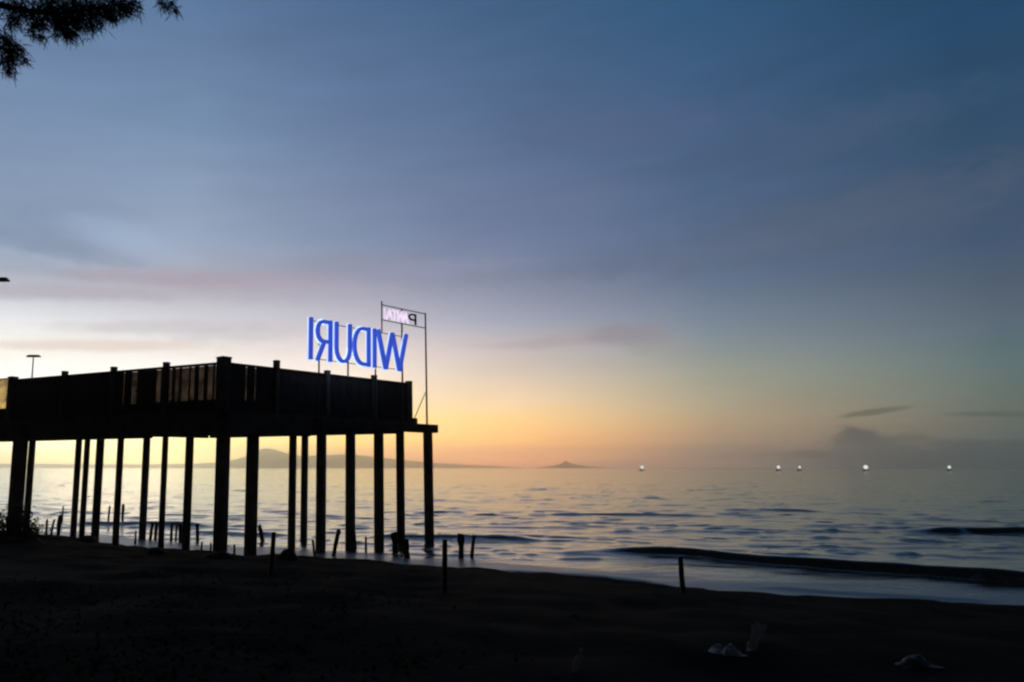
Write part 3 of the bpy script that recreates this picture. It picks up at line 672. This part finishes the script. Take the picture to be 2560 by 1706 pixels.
for _ in range(16): spray(tb + Vector((.4, 0, 10.4 + random.random() * 1.8)) + Vector((random.gauss(0, .3), random.gauss(0, .3), 0)), .34, 220)
for pl in (b1, b2, b3):
    for f in (.35, .6, .85): spray((hub + Vector((0, 0, -.4))).lerp(pl[0], f), .26, 220)
mb.build('trunk', M['bark'], tree, True); fol.build('crown', M['needle'], tree)

# ------------------------------------------------------------------ fishing boats with lamps on the horizon
BG = 'fishing boats with lamps on the horizon'
def boat(u, D, r, label):
    p = atZ(u, HOR + 5, 0); x = (u - U0) / F * math.cos(TH) * 1.0 * D * 1.03; zc = atY(u, 1168.3, D)
    t = thing('fishing_boat', label, 'boat', (zc.x, D, 0), BG); x = zc.x
    mb = MB(); L_, n = 9.0, 9; secs = []
    for i in range(n):
        k = i / (n - 1) * 2 - 1; wv = 1.5 * (1 - abs(k) ** 2.6); sheer_ = 1.2 + .9 * k * k
        secs.append([(x + k * L_ / 2, D - wv, sheer_), (x + k * L_ / 2 * .92, D - wv * .6, -.3), (x + k * L_ / 2 * .92, D + wv * .6, -.3), (x + k * L_ / 2, D + wv, sheer_)])
    vs = [q for s_ in secs for q in s_]; fs = []
    for i in range(n - 1):
        for j in range(4): fs.append((i * 4 + j, i * 4 + (j + 1) % 4, (i + 1) * 4 + (j + 1) % 4, (i + 1) * 4 + j))
    fs += [(0, 1, 2, 3), ((n - 1) * 4 + 3, (n - 1) * 4 + 2, (n - 1) * 4 + 1, (n - 1) * 4)]
    mb.add(vs, fs).build('hull', M['hull'], t)
    MB().box((x - 1.2, D), 1.3, .9, 1.0, 2.9).build('cabin', M['hull'], t)
    MB().tube([(x + .8, D, .4), (x + .8, D, zc.z + r * 1.1)], [.08, .05], 8).build('mast', M['hull'], t)
    bm = bmesh.new(); bmesh.ops.create_uvsphere(bm, u_segments=16, v_segments=10, radius=r)
    for q in bm.verts: q.co += Vector((x + .8, D - .1, zc.z))
    me = bpy.data.meshes.new('lamp'); bm.to_mesh(me); bm.free(); me.materials.append(M['lamp']); me.polygons.foreach_set('use_smooth', [True] * len(me.polygons))
    o = bpy.data.objects.new('lamp', me); C.objects.link(o); o.parent = t; o.matrix_parent_inverse = Matrix.Translation(-Vector(t.location))
boat(1604, 1300, 2.5, 'leftmost fishing boat lamp, alone on the orange part of the horizon')
boat(1945, 1300, 2.6, 'fishing boat lamp at the left of a close pair on the horizon')
boat(1998, 1300, 1.9, 'faintest fishing boat lamp, right of a close pair on the horizon')
boat(2163, 1200, 3.2, 'brightest fishing boat lamp, right below the tall cloud')
boat(2372, 1300, 2.4, 'fishing boat lamp farthest right, below the flat cloud bank')

# ------------------------------------------------------------------ pale litter on the sand
LG = 'pale litter on the dark sand'
def crumple(name, label, u, v, wpx, hpx, m, seed, upright=False):
    p = ground_hit(u, v); W, Hh = wpx * p.y / F, hpx * p.y / F; n = 15; vs, fs = [], []
    for j in range(n):
        for i in range(n):
            a, b = i / (n - 1) * 2 - 1, j / (n - 1) * 2 - 1; r2 = min(1, math.hypot(a, b))
            nz = float(vnoise(a * 3, b * 3, 1.0, seed))
            if upright: q = (p.x + a * W * .26 * (1 - .35 * abs(b + .1)) * (1 + .9 * nz) + (b + 1) * W * .62 - W * .6, p.y + nz * .3 * W + (b + 1) * Hh * .5, p.z - .02 + (b + 1) / 2 * Hh * (1 + .5 * nz) + abs(a) * nz * .2 * Hh)
            else: q = (p.x + a * W / 2 * (1 + .2 * nz), p.y + b * W * .35, p.z - .02 + Hh * (1 - r2 ** 2) * (.45 + 1.5 * max(-.25, nz + .12)) + .01)
            vs.append(q)
    for j in range(n - 1):
        for i in range(n - 1): fs.append((j * n + i, j * n + i + 1, (j + 1) * n + i + 1, (j + 1) * n + i))
    mb = MB(); mb.add(vs, fs); o = mb.build(name, m, None, True)
    md = o.modifiers.new('thick', 'SOLIDIFY'); md.thickness = .008
    tag(o, label, 'litter', LG)
crumple('plastic_sheet', 'pale crumpled sheet lying in a low heap on the dark sand', 1815, 1632, 78, 30, M['plastic'], 2)
crumple('plastic_bag', 'pale torn bag standing up slanted beside the low pale heap', 1905, 1628, 52, 50, M['bag'], 5, True)
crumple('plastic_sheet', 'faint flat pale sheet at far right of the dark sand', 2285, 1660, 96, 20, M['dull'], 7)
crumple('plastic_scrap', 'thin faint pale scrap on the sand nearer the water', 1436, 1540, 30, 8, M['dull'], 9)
crumple('plastic_bag', 'small faint upright scrap nearest the bottom edge', 1450, 1678, 22, 36, M['plastic'], 11, True)

# ------------------------------------------------------------------ render settings
sc.view_settings.view_transform = 'Standard'; sc.view_settings.look = 'None'; sc.view_settings.exposure = 0; sc.view_settings.gamma = 1
sc.cycles.use_denoising = True; sc.cycles.max_bounces = 6; sc.cycles.volume_bounces = 1; sc.cycles.transparent_max_bounces = 12
sc.cycles.caustics_reflective = False; sc.cycles.caustics_refractive = False
sc.cycles.pixel_filter_type = 'BLACKMAN_HARRIS'; sc.cycles.filter_width = 2.3
